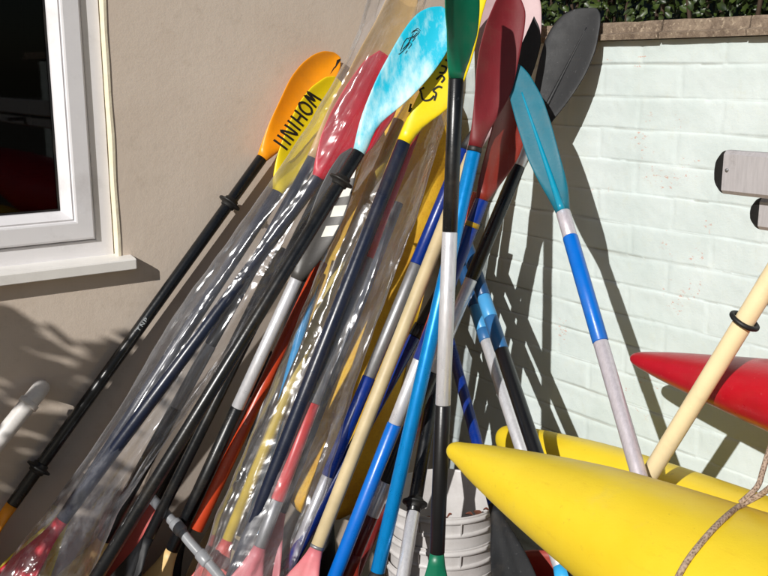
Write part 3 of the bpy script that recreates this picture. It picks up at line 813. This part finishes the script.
paddle('banded blue grip above plain silver shaft, left of two behind the yellow kayak', (455, 245, .22), (521, 447, .36), [(245, 307, 'slate', 'grip', .0168), (307, 330, 'sky2', 'grip', .0168), (330, 341, 'mid2', 'grip', .0168), (341, 566, 'alu')], bot=dict(y=566, mat='ltblue', W=.16))
paddle('banded blue grip above worn black shaft, right of two behind the yellow kayak', (462, 232, .24), (534, 447, .39), [(232, 297, 'slate', 'grip', .0172), (297, 318, 'sky2', 'grip', .0172), (318, 350, 'mid2', 'grip', .0172), (350, None, 'blackworn', 'shaft', .0168)], bot=dict(mat='blackblade', W=.16))
paddle('dark blue shaft with a glossy black lower blade beside the buckets', (440, 305, .12), (494, 505, .36), [(305, 505, 'dkblue', 'shaft', .0145)], bot=dict(y=505, mat='blackblade', W=.12), r=.0145)
o = paddle('plain cream pole with a black rubber ring, in front of the red kayak', (768, 283, .40), (650, 474, .40), [(180, None, 'pole', 'shaft', .0172)], name='wooden_pole', cat='pole', group='')
c = o.P(o.T(321)); mb = MB(); rings = []
axr = (o.u + Vector((0, 0, .35)) + RV * .25).normalized(); a1 = axr.orthogonal().normalized(); a2 = axr.cross(a1)
for i in range(24):
    th = 2 * math.pi * i / 24; dr = a1 * math.cos(th) + a2 * math.sin(th)
    rings.append([c + dr * (.0235 + .0045 * math.cos(2 * math.pi * j / 10)) + axr * (.0045 * math.sin(2 * math.pi * j / 10)) for j in range(10)])
rings.append(rings[0]); mb.loops(rings, False, False); mb.build('rubber_ring', 'matblack', o.root)

# ------------------------------------------------------------------ plastic sleeves
def sleeve(label, rows, folds=1.0, seed=0):
    """rows: (left px, right px, front offset, half thickness)"""
    C_ = []
    for (lx, ly), (rx, ry), o_, h in rows:
        mid = room((lx + rx) / 2, (ly + ry) / 2, o_); d = dep(mid)
        C_.append((at_depth(lx, ly, d), at_depth(rx, ry, d), h))
    n = 26
    Ls = catmull([c[0] for c in C_], n); Rs = catmull([c[1] for c in C_], n)
    hs = [interp(i / n, [(k, c[2]) for k, c in enumerate(C_)]) for i in range(len(Ls))]
    K = 72; rings = []; acc = 0; pl = None
    for i, (a, c) in enumerate(zip(Ls, Rs)):
        mid = (a + c) / 2
        if pl is not None: acc += (mid - pl).length
        pl = mid; hv = (c - a) / 2; n_ = (CP - mid).normalized(); n_ = (n_ - hv.normalized() * n_.dot(hv.normalized())).normalized()
        ring = []
        for k in range(K):
            th = 2 * math.pi * k / K; x = math.cos(th); y_ = math.sin(th)
            f = nz(Vector((x * 3.2 + seed, acc * 1.6, y_ * .8))) * .9 + (1 - 2 * abs(nz(Vector((x * 6 + seed, acc * 3.4, y_))))) * .35
            cr = (1 - 2 * abs(nz(Vector((x * 9, acc * 26, y_ + seed))))) * .25 + .25 * nz(Vector((x * 16, acc * 55, seed)))
            ed = 1 + .05 * nz(Vector((acc * 14, seed + (x > 0) * 5, 0)))
            ring.append(mid + hv * (x * ed) + n_ * (hs[i] * y_ + (.013 * f + .007 * cr) * folds))
        rings.append(ring)
    mb = MB(); mb.loops(rings, False, False)
    return tag(mb.build('plastic_sleeve', 'film'), label, 'plastic bag', 'clear plastic sleeves over the paddles')
sleeve('crumpled clear plastic sleeve round the yellow and red blades on the left', [((372, -15), (432, -15), .22, .06), ((352, 45), (412, 40), .24, .07), ((320, 105), (384, 110), .22, .075), ((268, 185), (344, 190), .20, .075),
        ((216, 258), (290, 265), .16, .07), ((166, 330), (236, 345), .14, .06), ((122, 405), (176, 428), .12, .06), ((72, 478), (124, 505), .14, .07), ((20, 548), (94, 568), .17, .08), ((-15, 600), (76, 610), .18, .08)], 1.0, 3)
sleeve('crumpled clear plastic sleeve round the navy and pink-bladed shafts in the middle', [((398, 70), (462, 78), 0.26, .05), ((368, 140), (437, 150), 0.29, .055), ((342, 205), (417, 215), 0.315, .055), ((316, 275), (391, 285), 0.31, .055), ((286, 350), (364, 360), 0.315, .055), ((262, 410), (346, 415), 0.32, .055), ((232, 480), (326, 490), 0.325, .055), ((200, 560), (296, 565), 0.33, .055), ((185, 600), (285, 610), 0.33, .055)], .9, 11)

# ------------------------------------------------------------------ buckets
ctr = at_depth(444, 492, 2.46)
def bucket(zr, full, label):
    r0 = .15; H = .33
    e = empty('bucket', Vector((ctr.x, ctr.y, zr - H)), label, 'bucket', 'stacked white buckets')
    mb = MB(); rings = []; NK = 64
    def ring(r, z): return [(ctr.x + r * math.cos(2 * math.pi * j / NK), ctr.y + r * math.sin(2 * math.pi * j / NK), z) for j in range(NK)]
    def ro(z): return r0 - (zr - z) * .09
    H_ = H
    for k in range(0, 9):
        z = zr - H_ + H_ * k / 8 - (.0 if k < 8 else .003); rings.append(ring(ro(z), z))
    rings += [ring(r0 + .001, zr), ring(r0 - .003, zr), ring(r0 - .0045, zr - .004)]
    for k in range(1, 8): z = zr - H_ * k / 8; rings.append(ring(ro(z) - .004, z))
    rings.append(ring(.11, zr - H_ + .006))
    mb.loops(rings, True, True); mb.build('shell', 'bucket', e)
    mb = MB()
    for zz, rad in ((-.012, .006), (-.05, .005)):
        prof = [(.0005, .006), (rad, .004), (rad, -.004), (.0005, -.006)]
        pr = [ring(ro(zr + zz) + a, zr + zz + b_) for a, b_ in prof]; mb.loops(pr, False, False)
        mb.build('rim_band', 'bucket', e); mb = MB()
    for j in range(9):
        a = 2 * math.pi * j / 9 + .1; d = Vector((math.cos(a), math.sin(a), 0)); t = Vector((-d.y, d.x, 0)) * .0015
        c0_ = ctr.copy(); c0_.z = zr
        P = [c0_ + d * (ro(zr - .012) + .0005) + Vector((0, 0, -.012)), c0_ + d * (ro(zr - .012) + .0062) + Vector((0, 0, -.014)), c0_ + d * (ro(zr - .05) + .0058) + Vector((0, 0, -.048)), c0_ + d * (ro(zr - .05) + .0003) + Vector((0, 0, -.05))]
        mb = MB(); mb.add([p + t for p in P] + [p - t for p in P], [(0, 1, 2, 3), (7, 6, 5, 4), (0, 4, 5, 1), (1, 5, 6, 2), (2, 6, 7, 3)]); mb.build('rib', 'bucket', e, False)
    return e
zt = ctr.z
bk = bucket(zt, False, 'ribbed white bucket, topmost of the stack in the corner')
bucket(zt - .085, False, 'ribbed white bucket, middle of the stack in the corner')
bucket(zt - .17, True, 'ribbed white bucket, lowest seen of the stack in the corner')
rr = random.Random(5)
for k in range(16):
    a = rr.uniform(3.3, 5.6); d = rr.uniform(.10, .135); c = Vector((ctr.x + d * math.cos(a), ctr.y + d * math.sin(a), zt - rr.uniform(.012, .05)))
    mb = MB(); L = rr.uniform(.016, .034); u_ = Vector((rr.uniform(-1, 1), rr.uniform(-1, 1), rr.uniform(-.3, .3))).normalized(); n_ = Vector((0, 0, 1)); v_ = u_.cross(n_).normalized()
    vs = []
    for i in range(7):
        s = i / 6; ww = math.sin(math.pi * min(.97, s + .03)) * L * .35
        for j in (-1, 0, 1): vs.append(c + u_ * L * (s - .5) + v_ * ww * j + n_ * (.004 * abs(j) + .003 * math.sin(s * 4)))
    fs = [(i * 3 + j, i * 3 + j + 1, i * 3 + j + 4, i * 3 + j + 3) for i in range(6) for j in range(2)]
    tag(mesh('dead_leaf', vs, fs, 'leafdead'), 'small brown dead leaf stuck inside the top bucket', 'leaf', 'dead leaves in the bucket')
# faded red tub behind the kayak nose
tc = at_depth(546, 580, 2.22)
e = empty('red_tub', Vector((tc.x, tc.y, GZ)), 'faded red tub half hidden under the front yellow kayak', 'tub')
mb = MB(); rings = []
def rng(r, z): return [(tc.x + r * math.cos(2 * math.pi * j / 40), tc.y + r * math.sin(2 * math.pi * j / 40), z) for j in range(40)]
for r_, z in ((.08, GZ + .002), (.10, GZ + .12), (.112, tc.z), (.119, tc.z + .004), (.119, tc.z + .014), (.110, tc.z + .014), (.106, tc.z), (.095, GZ + .12), (.07, GZ + .03)): rings.append(rng(r_, z))
mb.loops(rings); mb.build('shell', 'redtub', e)
mb = MB(); mb.tube(catmull([(tc.x - .15, tc.y - .02, tc.z), (tc.x - .17, tc.y - .05, tc.z - .05), (tc.x - .12, tc.y - .13, tc.z - .05), (tc.x - .1, tc.y - .115, tc.z)], 6), .006, 10); mb.build('handle', 'matblack', e)

# ------------------------------------------------------------------ kayaks
def kayak(name, label, N, dirv, prof, mat, kx=1.15, kz=.95, L=3.0, keel=.0, group=None, flat=0.0):
    dirv = dirv.normalized(); side = dirv.cross(Vector((0, 0, 1))).normalized(); up = side.cross(dirv).normalized()
    e = empty(name, N + dirv * L / 2 - Vector((0, 0, .2)), label, 'kayak', group)
    rings = []; K = 40; ss = [0.0005, .003, .008, .015, .025, .04, .06, .09] + [.12 + .05 * i for i in range(int((L / 2 - .12) / .05) + 1)]
    full = [(s, interp(s, prof)) for s in ss]; full += [(L - s, r) for s, r in reversed(full)]
    for s, r in full:
        c = N + dirv * s + up * interp(min(s, L - s), [(0, 0), (.4, 0), (1.5, -.05)])
        ring = []
        for k in range(K):
            a = 2 * math.pi * k / K; x = math.cos(a); z = math.sin(a)
            x = math.copysign(abs(x) ** .92, x); z = math.copysign(abs(z) ** .92, z)
            kk = 1 + keel * max(0, -z) ** 6
            wob = 1 + .012 * nz(Vector((s * 4, x * 2, z * 2)))
            ring.append(c + side * (r * kx * x * wob) + up * (r * kz * z * kk * wob * (1 - flat * (z > 0))))
        rings.append(ring)
    mb = MB(); mb.loops(rings); o = mb.build('hull', mat, e)
    vs = [tuple(Vector(v)) for v in mb.v]; bvh = BVHTree.FromPolygons(vs, mb.f)
    return e, bvh, side, up, dirv
PROF = [(0, .0005), (.003, .010), (.008, .0145), (.015, .018), (.025, .0205), (.04, .0235), (.1, .039), (.2, .059), (.3, .077), (.4, .093), (.5, .107), (.7, .131), (1.0, .16), (1.5, .20)]
N1 = on_x(450, 448, .65)
k1, bvh1, sd1, up1, dv1 = kayak('kayak', 'yellow kayak in front, its bare nose pointing left at the lower right', N1, Vector((-.02, -1, .0)), PROF, 'kayak', 1.12, .98, 3.0)
N2 = on_x(500, 436, .20)
PROF2 = [(0, .0005), (.003, .02), (.01, .028), (.02, .034), (.04, .039), (.1, .050), (.2, .063), (.3, .074), (.5, .090), (.7, .103), (1.0, .12), (1.5, .15)]
k2, bvh2, _, _, _ = kayak('kayak', 'yellow kayak lying close to the white wall, behind the front one', N2, Vector((-.03, -1, .03)), PROF2, 'kayak', .9, 1.0, 3.0)
N3 = on_x(632, 357, .27)
PROF3 = [(0, .0004), (.003, .008), (.008, .012), (.015, .0155), (.03, .02), (.06, .026), (.1, .034), (.2, .050), (.3, .065), (.5, .092), (.8, .125), (1.4, .17)]
k3, bvh3, _, _, _ = kayak('kayak', 'red kayak with its pointed bow above the yellow ones by the wall', N3 , Vector((-.06, -1, .05)), PROF3, 'redkayak', 1.25, .85, 2.8, .1)
# wall of rack arms carrying the boats, out of frame to the right
rk = empty('kayak_rack', (-.4, -2.6, GZ), 'grey metal rack carrying the kayaks beyond the right edge', 'rack')
for yy in (-2.35, -3.1):
    mb = MB(); mb.box(-.07, -.02, yy - .02, yy + .02, GZ, 1.6); mb.box(-.95, -.07, yy - .02, yy + .02, .56, .60); mb.box(-.55, -.07, yy - .02, yy + .02, .86, .89); mb.box(-.56, -.07, yy - .02, yy + .02, 1.43, 1.445)
    mb.build('upright_frame', 'greyalu', rk, False)
# aluminium rails with black end caps
def rail(px0, y_top, y_bot, o_, label):
    pa = on_x(px0, (y_top + y_bot) / 2, o_); d = dep(pa); h = (y_bot - y_top) * d / FPX / math.cos(PIT) * .995
    e = empty('aluminium_rail', pa + Vector((0, -1, -.05)), label, 'rail', 'aluminium rails with black end caps')
    y0 = pa.y; y1 = -3.3; z0, z1 = pa.z - h / 2, pa.z + h / 2; x0, x1 = pa.x - .012, pa.x + .012
    mb = MB(); b_ = .006
    sec = [(x0 + b_, z0), (x1 - b_, z0), (x1, z0 + b_), (x1, z1 - b_), (x1 - b_, z1), (x0 + b_, z1), (x0, z1 - b_), (x0, z0 + b_)]
    mb.loops([[(x, y0, z) for x, z in sec], [(x, y1, z) for x, z in sec]]); mb.build('profile', 'railalu', e, False)
    mb = MB(); rings = []
    for k in range(10):
        t = k / 9; f = math.sqrt(max(0, 1 - (t * .995) ** 2)); rings.append([(pa.x + (x - pa.x) * (.92 * (.6 + .4 * f)), y0 - .0005 + .019 * t, pa.z + (z - pa.z) * .985 * max(.03, f)) for x, z in sec])
    mb.loops(rings); mb.build('end_cap', 'matblack', e, False)
    if o_ < .48: return e
    mb = MB(); c = Vector((x0 - .0005, y0 - .008, pa.z + .004)); mb.tube([c + Vector((.002, 0, 0)), c - Vector((.0015, 0, 0))], .0028, 12); mb.build('rivet', 'greyalu', e)
    return e
rail(727, 150.5, 193, .5, 'flat grey aluminium rail with a black rounded end cap, upper and longer of two')
rail(763, 197.5, 229, .47, 'lower aluminium rail, its black end cap just inside the right edge')

# rope over the front kayak
def hit(bvh, x, y, lift):
    r = ray(x, y).normalized(); h = bvh.ray_cast(CP, r)
    if h[0] is None: return None
    n = h[1]; n = n if n.dot(r) < 0 else -n
    return h[0] + n * lift
pts = [hit(bvh1, x, y, .0035) for x, y in ((668, 600), (682, 573), (690, 560), (700, 547), (712, 533), (726, 519), (740, 508), (750, 502))]
pts = [p for p in pts if p]
d = dep(pts[-1]); pts += [at_depth(760, 495, d - .01), at_depth(772, 486, d - .03), at_depth(800, 465, d - .06)]
rp = empty('rope', pts[0], 'brown braided rope lying across the front yellow kayak', 'rope')
mb = MB(); mb.tube(catmull(pts, 6), .0046, 10); mb.build('strand', 'rope', rp)
mb = MB(); mb.tube(catmull([pts[-4] + UV * .004, at_depth(757, 487, d), at_depth(763, 470, d + .01), at_depth(770, 448, d + .02), at_depth(782, 420, d + .03)], 6), .0042, 10); mb.build('strand', 'rope', rp)

# ------------------------------------------------------------------ pipes
mb = MB(); c = [on_y(41, 388, -.01), on_y(41, 388, .03), on_y(39.5, 390, .055), on_y(34, 397, .07), on_y(24, 409, .075), on_y(0, 439, .078), on_y(-60, 515, .08)]
pp = empty('waste_pipe', c[-1], 'white plastic waste pipe elbow coming out of the beige wall', 'pipe')
mb.tube(catmull(c, 6), .0195, 20); mb.build('tube', 'pipe', pp)
mb = MB(); a = c[3].lerp(c[4], .35); e_ = c[3].lerp(c[4], .75); mb.tube([a, a.lerp(e_, .1), a.lerp(e_, .9), e_], [.0215, .0235, .0235, .0215], 20); mb.build('collar', 'pipe', pp)
mb = MB(); pts = [at_depth(x, y, dd) for x, y, dd in ((150, 496, 2.33), (165, 513, 2.33), (178, 527, 2.31), (190, 542, 2.29), (204, 558, 2.27), (222, 580, 2.24), (240, 610, 2.2))]
pp = empty('grey_pipe', Vector((pts[-1].x, pts[-1].y, GZ)), 'grey plastic pipe crossing behind the lower shafts', 'pipe')
mb.tube(catmull(pts, 6), .0125, 16); mb.build('tube', 'greypipe', pp)
for k in (2, 4):
    mb = MB(); d_ = (pts[k + 1] - pts[k]).normalized(); mb.tube([pts[k] - d_ * .018, pts[k] - d_ * .014, pts[k] + d_ * .014, pts[k] + d_ * .018], [.0135, .016, .016, .0135], 16); mb.build('joint', 'greypipe', pp)

# ------------------------------------------------------------------ unseen shrub added left of the frame to shade the foot of the wall
def shrub(c, rx, rz, n, seed):
    e = empty('shade_shrub', Vector((c.x, c.y, GZ)), 'unseen leafy shrub added left of the view to shade the wall', 'shrub')
    r_ = random.Random(seed); mb = MB()
    for i in range(n):
        d = Vector((r_.gauss(0, 1), r_.gauss(0, 1), r_.gauss(0, 1))).normalized() * r_.random() ** .4
        p_ = c + Vector((d.x * rx, d.y * rx * .7, d.z * rz))
        if nz(p_ * 5.5) < -.06: continue
        L = r_.uniform(.05, .09); W = L * .3; u_ = Vector((r_.uniform(-1, 1), r_.uniform(-1, 1), r_.uniform(-1, .6))).normalized(); v_ = u_.orthogonal().normalized()
        mb.add([p_, p_ + u_ * L * .4 + v_ * W, p_ + u_ * L, p_ + u_ * L * .4 - v_ * W], [(0, 1, 2, 3)])
    for i in range(150):
        p_ = c + Vector((r_.uniform(-.25, .42), r_.uniform(-.1, .1), .36 + .05 * math.sin(i * .9) + r_.gauss(0, .022)))
        L = r_.uniform(.05, .09); W = L * .3; u_ = Vector((r_.uniform(-1, 1), r_.uniform(-1, 1), r_.uniform(-.6, .4))).normalized(); v_ = u_.orthogonal().normalized()
        mb.add([p_, p_ + u_ * L * .4 + v_ * W, p_ + u_ * L, p_ + u_ * L * .4 - v_ * W], [(0, 1, 2, 3)])
    mb.build('foliage', 'leaf', e)  # leaves of the added shade shrub
    mb = MB(); mb.tube([(c.x, c.y, GZ + .25), (c.x + .02, c.y, .8), (c.x, c.y, c.z)], [.02, .017, .01], 10); mb.build('stem', 'twig', e)
    mb = MB(); mb.tube([(c.x, c.y, GZ), (c.x, c.y, GZ + .02), (c.x, c.y, GZ + .28), (c.x, c.y, GZ + .3)], [.13, .14, .18, .18], 24); mb.build('shade_shrub_pot', 'redtub', e)
shrub(Vector((-2.86, -.62, 1.47)), .35, .29, 900, 4)
